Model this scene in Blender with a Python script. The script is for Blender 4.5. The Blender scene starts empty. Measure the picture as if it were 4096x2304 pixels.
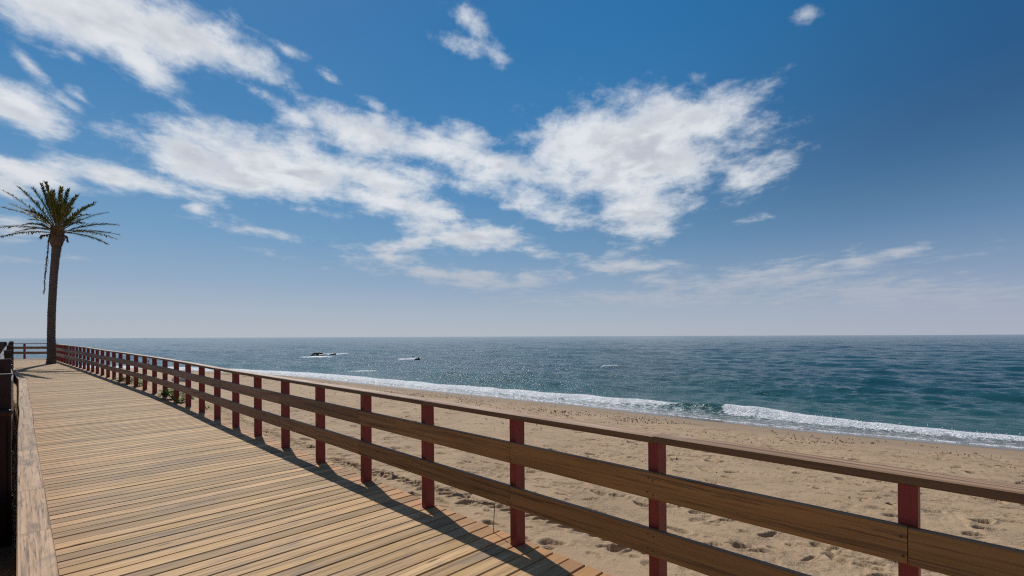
import bpy, math, random
import numpy as np
from mathutils import Vector, Matrix

rng = np.random.default_rng(7)
random.seed(7)
S = bpy.context.scene
COL = S.collection
R = math.radians

# ------------------------------------------------------------------ camera
CAM_H = 1.635
F = 1934.0                       # focal length in pixels of the 4096 px wide photograph
def hor(x): return 1346.0 - (x - 2048) * 0.0039
def ray(x, y):                   # direction (X per metre of depth, Z per metre of depth)
    return (x - 2048) / F, (hor(x) - y) / F
def at(x, y, Y):
    a, b = ray(x, y)
    return Vector((a * Y, Y, CAM_H + b * Y))

cam = bpy.data.cameras.new('camera')
co = bpy.data.objects.new('camera', cam); COL.objects.link(co)
cam.sensor_width = 36; cam.sensor_fit = 'HORIZONTAL'
cam.lens = F / 4096 * 36
cam.shift_y = 194 / 4096
cam.clip_start = 0.05; cam.clip_end = 90000
co.matrix_world = Matrix.Translation((0, 0, CAM_H)) @ Matrix.Rotation(R(90), 4, 'X') @ Matrix.Rotation(R(-0.2235), 4, 'Z')
S.camera = co

# ------------------------------------------------------------------ node helpers
class NT:
    def __init__(s, tree):
        s.t = tree; s.n = tree.nodes; s.l = tree.links
    def put(s, sock, v):
        if v is None: return
        if isinstance(v, bpy.types.NodeSocket): s.l.new(v, sock)
        else: sock.default_value = v
    def node(s, kind, ins=None, **kw):
        n = s.n.new(kind)
        for k, v in kw.items(): setattr(n, k, v)
        for k, v in (ins or {}).items(): s.put(n.inputs[k], v)
        return n
    def math(s, op, a, b=0.0, c=0.0, clamp=False):
        n = s.node('ShaderNodeMath', {0: a, 1: b, 2: c}, operation=op); n.use_clamp = clamp
        return n.outputs[0]
    def vmath(s, op, a, b=(0, 0, 0)):
        n = s.node('ShaderNodeVectorMath', {0: a, 1: b}, operation=op)
        return n.outputs['Value'] if op in ('LENGTH', 'DOT_PRODUCT', 'DISTANCE') else n.outputs[0]
    def mix(s, fac, a, b, mode='MIX'):
        n = s.node('ShaderNodeMix', data_type='RGBA', blend_type=mode)
        s.put(n.inputs[0], fac); s.put(n.inputs[6], a); s.put(n.inputs[7], b)
        return n.outputs[2]
    def noise(s, vec, scale, detail=4, rough=.55, dist=0.0, out=0):
        n = s.node('ShaderNodeTexNoise', {'Vector': vec, 'Scale': scale, 'Detail': detail, 'Roughness': rough, 'Distortion': dist})
        return n.outputs[out]
    def ramp(s, fac, stops, interp='LINEAR'):
        n = s.node('ShaderNodeValToRGB', {0: fac}); r = n.color_ramp; r.interpolation = interp
        while len(r.elements) < len(stops): r.elements.new(0.5)
        for e, (p, c) in zip(r.elements, stops):
            e.position = p; e.color = c if len(c) == 4 else (*c, 1)
        return n.outputs[0]
    def rng(s, v, a, b, c=0.0, d=1.0, smooth=True):
        n = s.node('ShaderNodeMapRange', {0: v, 1: a, 2: b, 3: c, 4: d}, interpolation_type='SMOOTHSTEP' if smooth else 'LINEAR')
        return n.outputs[0]
    def mapping(s, vec, scale=(1, 1, 1), loc=(0, 0, 0), rot=(0, 0, 0), kind='POINT'):
        return s.node('ShaderNodeMapping', {'Vector': vec, 'Location': loc, 'Rotation': rot, 'Scale': scale}, vector_type=kind).outputs[0]
    def bump(s, h, dist, strength=1.0, normal=None):
        n = s.node('ShaderNodeBump', {'Strength': strength, 'Distance': dist, 'Height': h})
        if normal is not None: s.put(n.inputs['Normal'], normal)
        return n.outputs[0]
    def attr(s, name, out='Vector'):
        return s.node('ShaderNodeAttribute', attribute_name=name).outputs[out]

def material(name):
    m = bpy.data.materials.new(name); m.use_nodes = True
    t = NT(m.node_tree)
    p = m.node_tree.nodes['Principled BSDF']
    return m, t, p

def simple_mat(name, col, rough=.7, var=.25, scale=8, metal=0.0, bump=.0):
    m, t, p = material(name)
    obj = t.node('ShaderNodeTexCoord').outputs['Object']
    n = t.noise(obj, scale, 6, .6)
    a = tuple(c * (1 - var) for c in col) + (1,); b = tuple(min(1, c * (1 + var)) for c in col) + (1,)
    t.put(p.inputs['Base Color'], t.mix(t.rng(n, .3, .7), a, b))
    p.inputs['Roughness'].default_value = rough; p.inputs['Metallic'].default_value = metal
    if bump: t.put(p.inputs['Normal'], t.bump(n, bump))
    return m

# ------------------------------------------------------------------ object helpers
class MB:
    def __init__(s): s.v = []; s.f = []; s.w = []; s.r = []
    def prism(s, p0, p1, side, up, prof, rnd=None, x0=0.0, swap=False):
        """extrude a 2-D profile [(a,b)..] (a along side, b along up) from p0 to p1"""
        rnd = random.random() if rnd is None else rnd
        p0, p1, side, up = Vector(p0), Vector(p1), Vector(side), Vector(up)
        L = (p1 - p0).length; i0 = len(s.v); n = len(prof)
        for p, x in ((p0, 0.0), (p1, L)):
            for a, b in prof:
                s.v.append(p + side * a + up * b)
                s.w.append((x0 + x, b if swap else a, a if swap else b)); s.r.append(rnd)
        for i in range(n):
            j = (i + 1) % n
            s.f.append((i0 + i, i0 + j, i0 + n + j, i0 + n + i))
        s.f.append(tuple(i0 + i for i in reversed(range(n)))); s.f.append(tuple(i0 + n + i for i in range(n)))
    def tube(s, pts, rad, n=8, rnd=0.0, caps=True):
        pts = [Vector(p) for p in pts]; i0 = len(s.v); m = len(pts)
        if not isinstance(rad, (list, tuple)): rad = [rad] * m
        d0 = (pts[-1] - pts[0]).normalized()
        ref = Vector((0, 0, 1)) if abs(d0.z) < .9 else Vector((1, 0, 0))
        acc = 0
        for k in range(m):
            d = (pts[min(k + 1, m - 1)] - pts[max(k - 1, 0)]).normalized()
            a = d.cross(ref).normalized(); b = a.cross(d)
            if k: acc += (pts[k] - pts[k - 1]).length
            for i in range(n):
                t = 2 * math.pi * i / n
                s.v.append(pts[k] + (a * math.cos(t) + b * math.sin(t)) * rad[k])
                s.w.append((acc, t * rad[k], 0)); s.r.append(rnd)
        for k in range(m - 1):
            for i in range(n):
                j = (i + 1) % n
                s.f.append((i0 + k * n + i, i0 + k * n + j, i0 + (k + 1) * n + j, i0 + (k + 1) * n + i))
        if caps:
            s.f.append(tuple(i0 + i for i in range(n))); s.f.append(tuple(i0 + (m - 1) * n + i for i in reversed(range(n))))
    def poly(s, pts, w=(0, 0, 0), r=0.0):
        i0 = len(s.v)
        for p in pts: s.v.append(Vector(p)); s.w.append(w); s.r.append(r)
        s.f.append(tuple(range(i0, i0 + len(pts))))
    def build(s, name, mat, parent=None, smooth=False, loc=None):
        me = bpy.data.meshes.new(name)
        off = Vector(loc) if loc is not None else Vector((0, 0, 0))
        me.from_pydata([v - off for v in s.v], [], s.f)
        a = me.attributes.new('wood', 'FLOAT_VECTOR', 'POINT'); a.data.foreach_set('vector', np.array(s.w, dtype=np.float32).ravel())
        a = me.attributes.new('rnd', 'FLOAT', 'POINT'); a.data.foreach_set('value', np.array(s.r, dtype=np.float32))
        me.materials.append(mat)
        if smooth: me.polygons.foreach_set('use_smooth', [True] * len(me.polygons))
        return link(name, me, parent, off)

def wloc(o): return o.location + (wloc(o.parent) if o.parent else Vector((0, 0, 0)))
def link(name, me, parent=None, loc=(0, 0, 0)):
    o = bpy.data.objects.new(name, me); COL.objects.link(o)
    if parent is not None:
        o.parent = parent; o.location = Vector(loc) - wloc(parent)
    else: o.location = loc
    return o
def tag(o, label=None, cat=None, group=None, kind=None):
    if label: o['label'] = label
    if cat: o['category'] = cat
    if group: o['group'] = group
    if kind: o['kind'] = kind
    return o
def empty(name, loc, *a, **k):
    o = bpy.data.objects.new(name, None); COL.objects.link(o); o.location = loc
    o.empty_display_size = .2
    return tag(o, *a, **k)
def grid_mesh(name, V, mat, attrs=None, keep=None):
    """V: (n, m, 3) array of vertices -> quad grid"""
    n, m, _ = V.shape
    me = bpy.data.meshes.new(name)
    idx = np.arange(n * m).reshape(n, m)
    q = np.stack([idx[:-1, :-1], idx[:-1, 1:], idx[1:, 1:], idx[1:, :-1]], -1).reshape(-1, 4)
    if keep is not None:
        kk = (keep[:-1, :-1] | keep[:-1, 1:] | keep[1:, 1:] | keep[1:, :-1]).reshape(-1)
        q = q[kk]
        used = np.zeros(n * m, bool); used[q.ravel()] = True
        new = np.cumsum(used) - 1; q = new[q]; P = V.reshape(-1, 3)[used]
        if attrs: attrs = {k: v.reshape(-1)[used] for k, v in attrs.items()}
    else:
        P = V.reshape(-1, 3)
        if attrs: attrs = {k: v.reshape(-1) for k, v in attrs.items()}
    me.vertices.add(len(P)); me.vertices.foreach_set('co', P.astype(np.float32).ravel())
    me.loops.add(q.size); me.loops.foreach_set('vertex_index', q.astype(np.int32).ravel())
    me.polygons.add(len(q)); me.polygons.foreach_set('loop_start', np.arange(0, q.size, 4, dtype=np.int32))
    me.polygons.foreach_set('use_smooth', np.ones(len(q), bool))
    me.update(calc_edges=True); me.validate()
    for k, v in (attrs or {}).items():
        a = me.attributes.new(k, 'FLOAT', 'POINT'); a.data.foreach_set('value', v.astype(np.float32).ravel())
    me.materials.append(mat)
    return link(name, me)
def sstep(a, b, x):
    t = np.clip((x - a) / (b - a), 0, 1); return t * t * (3 - 2 * t)
def vnoise(x, y, seed=0):
    """smooth value noise on arrays"""
    xi = np.floor(x).astype(np.int64); yi = np.floor(y).astype(np.int64)
    fx = x - xi; fy = y - yi; fx = fx * fx * (3 - 2 * fx); fy = fy * fy * (3 - 2 * fy)
    def h(a, b):
        n = (a * 374761393 + b * 668265263 + seed * 974634721) & 0xffffffff
        n = ((n ^ (n >> 13)) * 1274126177) & 0xffffffff
        return ((n ^ (n >> 16)) & 0xffff) / 65535.0
    return (h(xi, yi) * (1 - fx) + h(xi + 1, yi) * fx) * (1 - fy) + (h(xi, yi + 1) * (1 - fx) + h(xi + 1, yi + 1) * fx) * fy
def fbm(x, y, oct=4, seed=0, gain=.5):
    s = 0; a = 1; t = 0
    for i in range(oct):
        s = s + a * vnoise(x * 2 ** i, y * 2 ** i, seed + i); t += a; a *= gain
    return s / t

# ------------------------------------------------------------------ light and sky
SUN_AZ, SUN_EL = -31.5, 47.0          # azimuth from +Y (negative = towards -X)
to_sun = Vector((math.sin(R(SUN_AZ)) * math.cos(R(SUN_EL)), math.cos(R(SUN_AZ)) * math.cos(R(SUN_EL)), math.sin(R(SUN_EL))))
sl = bpy.data.lights.new('sun', 'SUN'); so = bpy.data.objects.new('sun', sl); COL.objects.link(so)
sl.energy = 3.9; sl.angle = R(.53); sl.color = (1, .95, .87)
so.rotation_euler = to_sun.to_track_quat('Z', 'Y').to_euler(); so.location = (0, 0, 30)

W = bpy.data.worlds.new('World'); S.world = W; W.use_nodes = True
t = NT(W.node_tree); W.node_tree.nodes.clear()
sky = t.node('ShaderNodeTexSky', sky_type='NISHITA')
sky.sun_disc = False; sky.sun_elevation = R(SUN_EL); sky.sun_rotation = R(SUN_AZ)
sky.altitude = 0; sky.air_density = 1.0; sky.dust_density = 1.0; sky.ozone_density = 1.0
d = t.node('ShaderNodeTexCoord').outputs['Generated']
sx = t.node('ShaderNodeSeparateXYZ', {0: d})
dx, dy, dz = sx.outputs
az = t.math('ARCTAN2', dx, dy)
el = t.math('ARCSINE', dz)
ae = t.node('ShaderNodeCombineXYZ', {0: az, 1: el, 2: 0.0}).outputs[0]
# a layer of cloud seen in perspective: directions projected on a high horizontal plane
zc = t.math('ADD', t.math('MAXIMUM', dz, 0.0), .06)
pl = t.node('ShaderNodeCombineXYZ', {0: t.math('DIVIDE', dx, zc), 1: t.math('DIVIDE', dy, zc), 2: 0.0}).outputs[0]
CL = [  # photo x, y, half axis (dx, dy), half width, weight
 (400,55,450,110,150,1.3),(720,140,360,120,125,1.2),(560,245,150,110,66,1.0),(950,220,200,80,72,.9),(1050,285,110,60,36,.45),
 (115,250,90,85,26,.7),(300,220,60,40,20,.4),(120,445,200,80,75,1.05),(300,430,70,50,22,.4),(430,520,110,60,22,.32),(40,390,80,40,40,.6),
 (100,690,260,45,60,.95),(480,700,330,70,50,.95),(330,640,150,40,30,.55),(20,740,120,30,40,.7),
 (1080,670,520,70,125,1.3),(770,620,270,90,95,1.05),(1000,740,330,40,60,1.0),(1500,545,330,70,85,1.1),(1800,600,300,40,70,.95),(1230,490,90,50,45,.75),
 (1520,735,280,70,75,.95),(1900,560,200,30,50,.7),(2000,660,330,40,75,.9),(1700,700,220,60,45,.6),
 (2510,600,440,-55,190,1.5),(2800,500,180,30,100,1.15),(2430,700,330,60,120,1.1),(2560,850,150,40,110,1.2),(2150,800,250,90,60,.6),
 (3010,700,150,-65,62,.9),(2280,520,190,-70,50,.75),(3140,680,60,-20,20,.4),(2200,860,130,40,45,.6),
 (1620,830,230,70,65,1.0),(1450,770,180,60,45,.7),
 (1880,945,260,20,55,1.0),(1600,985,230,-50,32,.8),(1560,1030,190,60,30,.8),(1850,1110,330,45,38,.95),(2140,1120,140,-20,36,.95),(2130,1000,120,30,22,.55),
 (2500,1065,190,10,42,.95),(2620,1120,120,30,30,.7),(2680,1050,60,5,18,.6),
 (3050,1120,480,-60,55,.80),(3480,1040,230,-45,28,.72),(2700,1195,600,-5,32,.78),(3500,1170,600,10,75,.72),
 (1880,80,80,70,40,.50),(1850,165,80,25,30,.40),(1980,210,40,40,30,.34),(3225,58,50,-15,26,.42),(1495,420,50,22,22,0.48),(1150,200,70,40,24,0.48),(1320,312,50,24,16,0.44),
 (750,430,60,40,18,0.44),(1090,390,120,60,22,0.32),(975,915,150,28,26,0.48),(795,835,45,10,20,0.48),(1100,1020,90,25,12,0.38),(300,1032,80,0,11,0.44),(60,1048,120,6,11,0.44),
 (50,905,190,20,42,0.50),(80,965,90,8,12,0.38),(3020,880,60,-12,14,0.35),(330,390,60,50,18,0.38),(270,1185,70,2,6,0.38),
]
field = None
for x, y, ax, ay, hw, wt in CL:
    def ang(px, py):
        X, Z = ray(px, py); return math.atan(X), math.atan(Z / math.sqrt(1 + X * X))
    c0 = ang(x, y); c1 = ang(x + ax * .5, y + ay * .5); c2 = ang(x - ax * .5, y - ay * .5)
    va = (c1[0] - c2[0], c1[1] - c2[1]); la = math.hypot(*va)
    L = math.hypot(ax, ay); nx, ny = -ay / L * hw, ax / L * hw
    e1 = ang(x + nx, y + ny); e2 = ang(x - nx, y - ny); lb = math.hypot(e1[0] - e2[0], e1[1] - e2[1]) / 2
    mv = t.mapping(ae, scale=(la * 1.27, lb * 1.32, 1), loc=(c0[0], c0[1], 0), rot=(0, 0, math.atan2(va[1], va[0])), kind='TEXTURE')
    v = t.math('MULTIPLY', t.math('SUBTRACT', 1.0, t.vmath('LENGTH', mv)), wt)
    v = t.math('MAXIMUM', v, -.85)
    field = v if field is None else t.math('SMOOTH_MAX', field, v, .10)
warp = t.vmath('SCALE', t.vmath('SUBTRACT', t.noise(pl, 2.6, 3, .5, out=1), (.5, .5, .5)))
warp.node.inputs['Scale'].default_value = .22
pw = t.vmath('ADD', pl, warp)
pst = t.mapping(pw, scale=(1.0, .72, 1.0))
n1 = t.noise(pst, 3.6, 12, .62)
n2 = t.noise(t.mapping(t.vmath('ADD', ae, t.vmath('MULTIPLY', warp, (.12, .12, 0))), scale=(.8, 1.25, 1), loc=(3, 7, 1), rot=(0, 0, .25)), 17.0, 9, .68)
nn = t.math('ADD', t.math('MULTIPLY', n1, .55), t.math('MULTIPLY', n2, .45))
nz = t.math('MULTIPLY', t.math('SUBTRACT', nn, .5), 3.5)
dens_raw = t.math('ADD', t.math('ADD', field, .04), nz)
# overhead and behind the camera unseen broken cloud is added to brighten the fill light
rest = t.math('MAXIMUM', t.rng(dy, .25, -.25), t.rng(el, .72, .95))
dens_raw = t.math('MAXIMUM', dens_raw, t.math('ADD', t.math('SUBTRACT', t.math('MULTIPLY', rest, 1.38), 1.25), t.math('MULTIPLY', nz, .8)))
dens = t.rng(dens_raw, -.04, .98)
dens = t.math('MULTIPLY', dens, t.rng(el, .02, .20, .45, 1.0))
dens = t.math('MULTIPLY', dens, t.rng(el, .012, .06))
dens = t.math('MULTIPLY', dens, .97)
inner = t.rng(t.math('ADD', field, t.math('MULTIPLY', nz, .55)), .25, 1.3)
ccol = t.mix(t.math('MULTIPLY', inner, t.rng(t.noise(pst, 4.5, 5, .55), .38, .62)), (.76, .785, .82, 1), (.52, .555, .62, 1))
# clouds far off near the horizon are seen through more air
ccol = t.mix(t.rng(el, .05, .28), (.47, .49, .54, 1), ccol)
hazy = t.ramp(t.math('DIVIDE', t.math('MAXIMUM', el, 0.0), 1.5708), [(0, (.445, .495, .565)), (.032, (.375, .455, .565)), (.064, (.28, .40, .56)), (.115, (.165, .335, .545)),
    (.178, (.090, .268, .51)), (.255, (.042, .210, .465)), (.35, (.021, .172, .42)), (.57, (.012, .115, .33)), (1, (.008, .09, .28))])
sunv = t.vmath('DOT_PRODUCT', d, tuple(to_sun))
away = t.math('MULTIPLY', t.rng(sunv, .86, .36), t.rng(el, .0, .36))
hazy = t.mix(away, hazy, t.mix(1.0, hazy, (.47, .47, .53, 1), 'MULTIPLY'))
hazy = t.mix(t.math('MULTIPLY', t.rng(sunv, .6, .1), t.rng(el, .35, .0)), hazy, t.mix(1.0, hazy, (.95, .92, .97, 1), 'MULTIPLY'))
b0 = t.node('ShaderNodeBackground', {0: sky.outputs[0], 1: .06})
bh = t.node('ShaderNodeBackground', {0: hazy, 1: 1.0})
b1 = t.node('ShaderNodeMixShader', {0: .92, 1: b0.outputs[0], 2: bh.outputs[0]})
b2 = t.node('ShaderNodeBackground', {0: ccol, 1: 1.0})
ms = t.node('ShaderNodeMixShader', {0: dens, 1: b1.outputs[0], 2: b2.outputs[0]})
wo = t.node('ShaderNodeOutputWorld', {0: ms.outputs[0]})

S.view_settings.view_transform = 'Standard'; S.view_settings.look = 'None'
S.view_settings.exposure = 0.0; S.view_settings.gamma = 1.0; S.view_settings.use_curve_mapping = False

# ------------------------------------------------------------------ materials
def wood_material(name, base, light, dark, rough=.75, grain=1.0, bare=None, tint=.25, grey=None, spots=True, yellow=None, far=None, side=None):
    m, t, p = material(name)
    w = t.attr('wood'); r = t.attr('rnd', 'Fac')
    rv = t.node('ShaderNodeCombineXYZ', {0: t.math('MULTIPLY', r, 91.0), 1: t.math('MULTIPLY', r, 37.0), 2: t.math('MULTIPLY', r, 13.0)}).outputs[0]
    wv = t.vmath('ADD', w, rv)
    fine = t.noise(t.mapping(wv, scale=(1.1, 42, 30)), 1.0, 6, .68, .5)
    streak = t.noise(t.mapping(wv, scale=(.8, 14, 10)), 1.0, 5, .6, .6)
    patch = t.noise(t.mapping(wv, scale=(1.7, 5, 3)), 1.0, 4, .6, .8)
    c = t.mix(t.rng(streak, .32, .68), (*base, 1), (*light, 1))
    if yellow: c = t.mix(t.math('MULTIPLY', t.rng(t.noise(t.mapping(wv, scale=(.9, 9, 7), loc=(5, 3, 1)), 1.0, 5, .6, .7), .50, .66), .75), c, (*yellow, 1))
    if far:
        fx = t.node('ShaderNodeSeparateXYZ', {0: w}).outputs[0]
        c = t.mix(t.math('MULTIPLY', t.rng(fx, .5, 9.0), .7), c, (*far, 1))  # paler along the fence: weathering plus grazing sheen painted into the colour
    c = t.mix(t.math('MULTIPLY', t.rng(fine, .47, .68), min(.95, .72 * grain)), c, (*dark, 1))
    crk = t.noise(t.mapping(wv, scale=(.55, 24, 18), loc=(2, 9, 4)), 1.0, 6, .7, .8)
    c = t.mix(t.math('MULTIPLY', t.rng(crk, .535, .62), min(.9, .75 * grain)), c, tuple(x * .8 for x in dark) + (1,))
    if grey: c = t.mix(t.math('MULTIPLY', t.rng(patch, .52, .72), .75), c, (*grey, 1))
    if spots:
        k = t.node('ShaderNodeTexVoronoi', {'Vector': t.mapping(wv, scale=(1.0, 5.2, 4)), 'Scale': 1.15, 'Randomness': 1.0}).outputs['Distance']
        kk = t.math('MULTIPLY', t.rng(k, .10, .03), .85)
        c = t.mix(kk, c, tuple(x * .45 for x in dark) + (1,))
    if bare:
        sx = t.node('ShaderNodeSeparateXYZ', {0: w}).outputs[0]
        e = t.math('ADD', sx, t.math('MULTIPLY', t.math('SUBTRACT', streak, .5), .5))
        c = t.mix(t.math('MULTIPLY', t.rng(e, .42, .12), .72), c, (*bare, 1), 'MIX')
        e2 = t.math('ADD', sx, t.math('MULTIPLY', t.math('SUBTRACT', patch, .5), .9))
        c = t.mix(t.math('MULTIPLY', t.rng(e2, 2.15, 2.66), .28), c, (*bare, 1), 'MIX')
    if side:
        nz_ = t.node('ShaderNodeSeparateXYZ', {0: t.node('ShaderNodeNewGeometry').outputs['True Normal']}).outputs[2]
        c = t.mix(t.rng(nz_, .8, .3), c, t.mix(t.rng(fine, .4, .7), (*side, 1), tuple(x * .5 for x in side) + (1,)))  # side faces coloured darker: painted shade as well as less wear
    # each board has its own tone
    v = t.rng(r, 0, 1, 1 - tint, 1 + tint, smooth=False)
    c = t.mix(1.0, c, t.node('ShaderNodeCombineXYZ', {0: v, 1: v, 2: v}).outputs[0], 'MULTIPLY')
    t.put(p.inputs['Base Color'], c)
    p.inputs['Roughness'].default_value = rough
    h = t.math('ADD', t.math('MULTIPLY', fine, .6), t.math('MULTIPLY', streak, .4))
    t.put(p.inputs['Normal'], t.bump(h, .004, .6))
    return m
M_DECK = wood_material('weathered_deck_wood', (.39, .228, .094), (.50, .315, .148), (.085, .052, .030), bare=(.33, .145, .042), grey=(.22, .155, .105), tint=.30, yellow=(.42, .255, .07))
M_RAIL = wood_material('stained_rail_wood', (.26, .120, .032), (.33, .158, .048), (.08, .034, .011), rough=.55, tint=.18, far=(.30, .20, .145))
M_TOP = wood_material('worn_handrail_shaded_sides', (.27, .145, .07), (.42, .26, .15), (.10, .05, .025), rough=.6, grey=(.47, .34, .25), tint=.1, side=(.17, .085, .034))
M_KERB = wood_material('weathered_kerb_wood', (.34, .205, .115), (.45, .295, .18), (.085, .052, .032), grain=1.7, grey=(.105, .076, .056), tint=.15)
M_POST, t, p = material('red_painted_timber')
ob = t.attr('wood'); r = t.attr('rnd', 'Fac')
g = t.noise(t.mapping(ob, scale=(2.5, 60, 60)), 1, 5, .6)
g2 = t.noise(t.mapping(ob, scale=(3, 8, 8)), 1, 5, .65)
c = t.mix(t.rng(g, .35, .7), (.25, .024, .018, 1), (.20, .018, .014, 1))
c = t.mix(t.math('MULTIPLY', t.rng(g2, .6, .72), .6), c, (.13, .022, .02, 1))
t.put(p.inputs['Base Color'], c); p.inputs['Roughness'].default_value = .5
t.put(p.inputs['Normal'], t.bump(g, .003, .5))

M_STEEL, t, p = material('dark_brown_painted_steel')
ob = t.node('ShaderNodeTexCoord').outputs['Object']
n = t.noise(ob, 9, 6, .65); n2 = t.noise(ob, 26, 4, .6)
c = t.mix(t.rng(n, .62, .68), (.045, .019, .016, 1), (.13, .04, .022, 1))
t.put(p.inputs['Base Color'], c)
t.put(p.inputs['Roughness'], t.rng(n2, .3, .7, .35, .6)); p.inputs['Specular IOR Level'].default_value = .3
M_PANEL = simple_mat('brown_painted_sheet', (.10, .055, .045), .5, .3, 5)

# ------------------------------------------------------------------ boardwalk line
DS = .05
def theta(s): return R(45.3 + 2.8 * float(sstep(9, 16, np.array(s))))
ss = np.arange(-8, 60, DS)
PX = np.zeros_like(ss); PY = np.zeros_like(ss)
th = np.array([theta(s) for s in ss])
PX[1:] = np.cumsum(-np.sin(th[:-1]) * DS); PY[1:] = np.cumsum(np.cos(th[:-1]) * DS)
i0 = np.argmin(abs(ss)); PX += -.02 - PX[i0]; PY += 3.80 - PY[i0]
def Z_deck(s): return float(np.interp(s, [-20, 8, 12, 17, 23, 28, 34, 42, 60], [0, 0, .035, .086, .14, .195, .225, .275, .3]))
def fl(s, off=0.0, z=0.0):
    """point at arc length s, off metres to the deck side of the posts' faces, z above the deck"""
    x = np.interp(s, ss, PX); y = np.interp(s, ss, PY); a = theta(s)
    n = (-math.cos(a), -math.sin(a))
    return Vector((x + n[0] * off, y + n[1] * off, Z_deck(s) + z))
def dirs(s):
    a = theta(s)
    return Vector((-math.sin(a), math.cos(a), 0)), Vector((-math.cos(a), -math.sin(a), 0))
UP = Vector((0, 0, 1))
END_Y = 32.42
def off_L(s): return float(np.interp(s, [-20, 2, 10, 14, 22.5, 80], [2.52, 2.52, 2.56, 2.50, 2.125, 2.14]))
def cham(w0, w1, h0, h1, c):
    return [(w0 + c, h0), (w1 - c, h0), (w1, h0 + c), (w1, h1 - c), (w1 - c, h1), (w0 + c, h1), (w0, h1 - c), (w0, h0 + c)]

# boards
mb = MB(); s = -7.0; PITCH = .1465
while s < 46:
    wdt = PITCH - random.uniform(.006, .013)
    u, n = dirs(s)
    a = fl(s, -.135 + random.uniform(-.006, .006)); b = fl(s, off_L(s) - .003)
    if s > 36.5: b = fl(s, 7.0)
    if a.y > END_Y:
        k = (a.y - END_Y) / (a.y - b.y)
        if k > .97: s += PITCH; continue
        x0 = (b - a).length * k; a = a + (b - a) * k
    else: x0 = 0.0
    dz = random.uniform(-.002, .002)
    up2 = (UP + u * random.uniform(-.012, .012)).normalized()
    mb.prism(a + UP * dz, b + UP * dz, u, up2, cham(-wdt / 2, wdt / 2, -.04, 0, .006), x0=x0)
    s += PITCH
board = mb.build('boardwalk', M_DECK); tag(board, kind='structure')
# bearers below the boards
mb = MB()
for off in (-.05, .7, 1.35, 2.02):
    k = -7
    while k < 42:
        a, b = fl(k, off, -.042), fl(k + 1.2, off, -.042); u, n = dirs(k)
        mb.prism(a, b, n, UP, cham(-.04, .04, -.16, 0, .004)); k += 1.2
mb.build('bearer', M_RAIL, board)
# plank kerb along the landward edge
s = -7.0
kerb_parts = MB()
while s < 40.5:
    L = random.choice((1.6, 2.2, 2.6)); e = min(s + L, 40.5)
    steps = max(1, int((e - s) / .7)); rr = random.random()
    for i in range(steps):
        q0, q1 = s + (e - s) * i / steps, s + (e - s) * (i + 1) / steps - (.006 if i == steps - 1 else -.0)
        u, n = dirs((q0 + q1) / 2)
        kerb_parts.prism(fl(q0, off_L(q0)), fl(q1, off_L(q1)), n, UP, cham(0, .205, -.12, .018, .008), rnd=rr, x0=q0)
    s = e
kerb_parts.build('kerb_plank', M_KERB, board)
fa = MB()
for k in range(-7, 40):
    u, n = dirs(k + .5)
    fa.prism(fl(k, off_L(k) + .165), fl(k + 1, off_L(k + 1) + .165), n, UP, cham(0, .032, -.55, -.122, .003), x0=k, swap=True)
fa.build('fascia_board', M_POST, board)

# ------------------------------------------------------------------ beach fence
fence = empty('beach_fence', fl(0), 'long wooden fence of red posts and brown boards along the beach side of the boardwalk', 'fence')
POST_W, POST_D = .068, .105
def post(s, parent, flip=1):
    u, n = dirs(s); m = MB()
    ln = u * random.uniform(-.010, .010) + n * random.uniform(-.004, .004)
    base = fl(s) - u * POST_W / 2
    # wood coordinates: x runs up the post
    m.prism(base - UP * .35, base + UP * .985 + ln, u, n, cham(-POST_W / 2, POST_W / 2, -POST_D, 0, .004))
    return m.build('post', M_POST, parent)
KS = list(range(-5, 36))
for k in KS: post(1.2 * k, fence)
def rail(s0, s1, parent, h0, h1, o0, o1, mat, name, sub=2):
    """board following the fence line from s0 to s1"""
    m = MB(); r = random.random(); wob = random.uniform(-.004, .004)
    for i in range(sub):
        a, b = s0 + (s1 - s0) * i / sub, s0 + (s1 - s0) * (i + 1) / sub
        u, n = dirs((a + b) / 2)
        if name == 'top_rail':
            m.prism(fl(a), fl(b), n, UP, cham(o0, o1, h0 + wob * .5, h1 + wob * .5, .006), rnd=r, x0=a)
        else:
            m.prism(fl(a), fl(b), n, UP, cham(o0, o1, h0 + wob, h1 + wob, .005), rnd=r, x0=a, swap=True)
    nf = len(m.f)
    if name != 'top_rail' and -4 < s0 < 9:
        for q in (s0 + .018, (s0 + s1) / 2 - .012, (s0 + s1) / 2 + .02, s1 - .018):
            for hz in (h0 + .035, h1 - .04):
                u, n = dirs(q); cc = fl(q, o1 - .001, hz + random.uniform(-.008, .008)) + u * random.uniform(-.006, .006)
                m.tube([cc, cc + n * .0022], .0052, 8)
    ro = m.build(name, mat, parent); ro.data.materials.append(M_SCREW)
    for f_ in ro.data.polygons[nf:]: f_.material_index = 1
    return ro
M_SCREW = simple_mat('dark_screw_heads', (.03, .022, .018), .5, .2, 20)
c = -POST_W / 2
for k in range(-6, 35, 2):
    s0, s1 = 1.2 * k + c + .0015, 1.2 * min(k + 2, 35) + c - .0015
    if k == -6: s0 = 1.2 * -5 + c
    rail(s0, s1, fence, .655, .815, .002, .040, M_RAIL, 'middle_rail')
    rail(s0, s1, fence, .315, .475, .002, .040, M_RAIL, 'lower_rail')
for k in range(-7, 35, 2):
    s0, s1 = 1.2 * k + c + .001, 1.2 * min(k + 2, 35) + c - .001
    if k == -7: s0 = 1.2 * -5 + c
    rail(s0, s1, fence, .986, 1.032, -.115, .012, M_TOP, 'top_rail')

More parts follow.
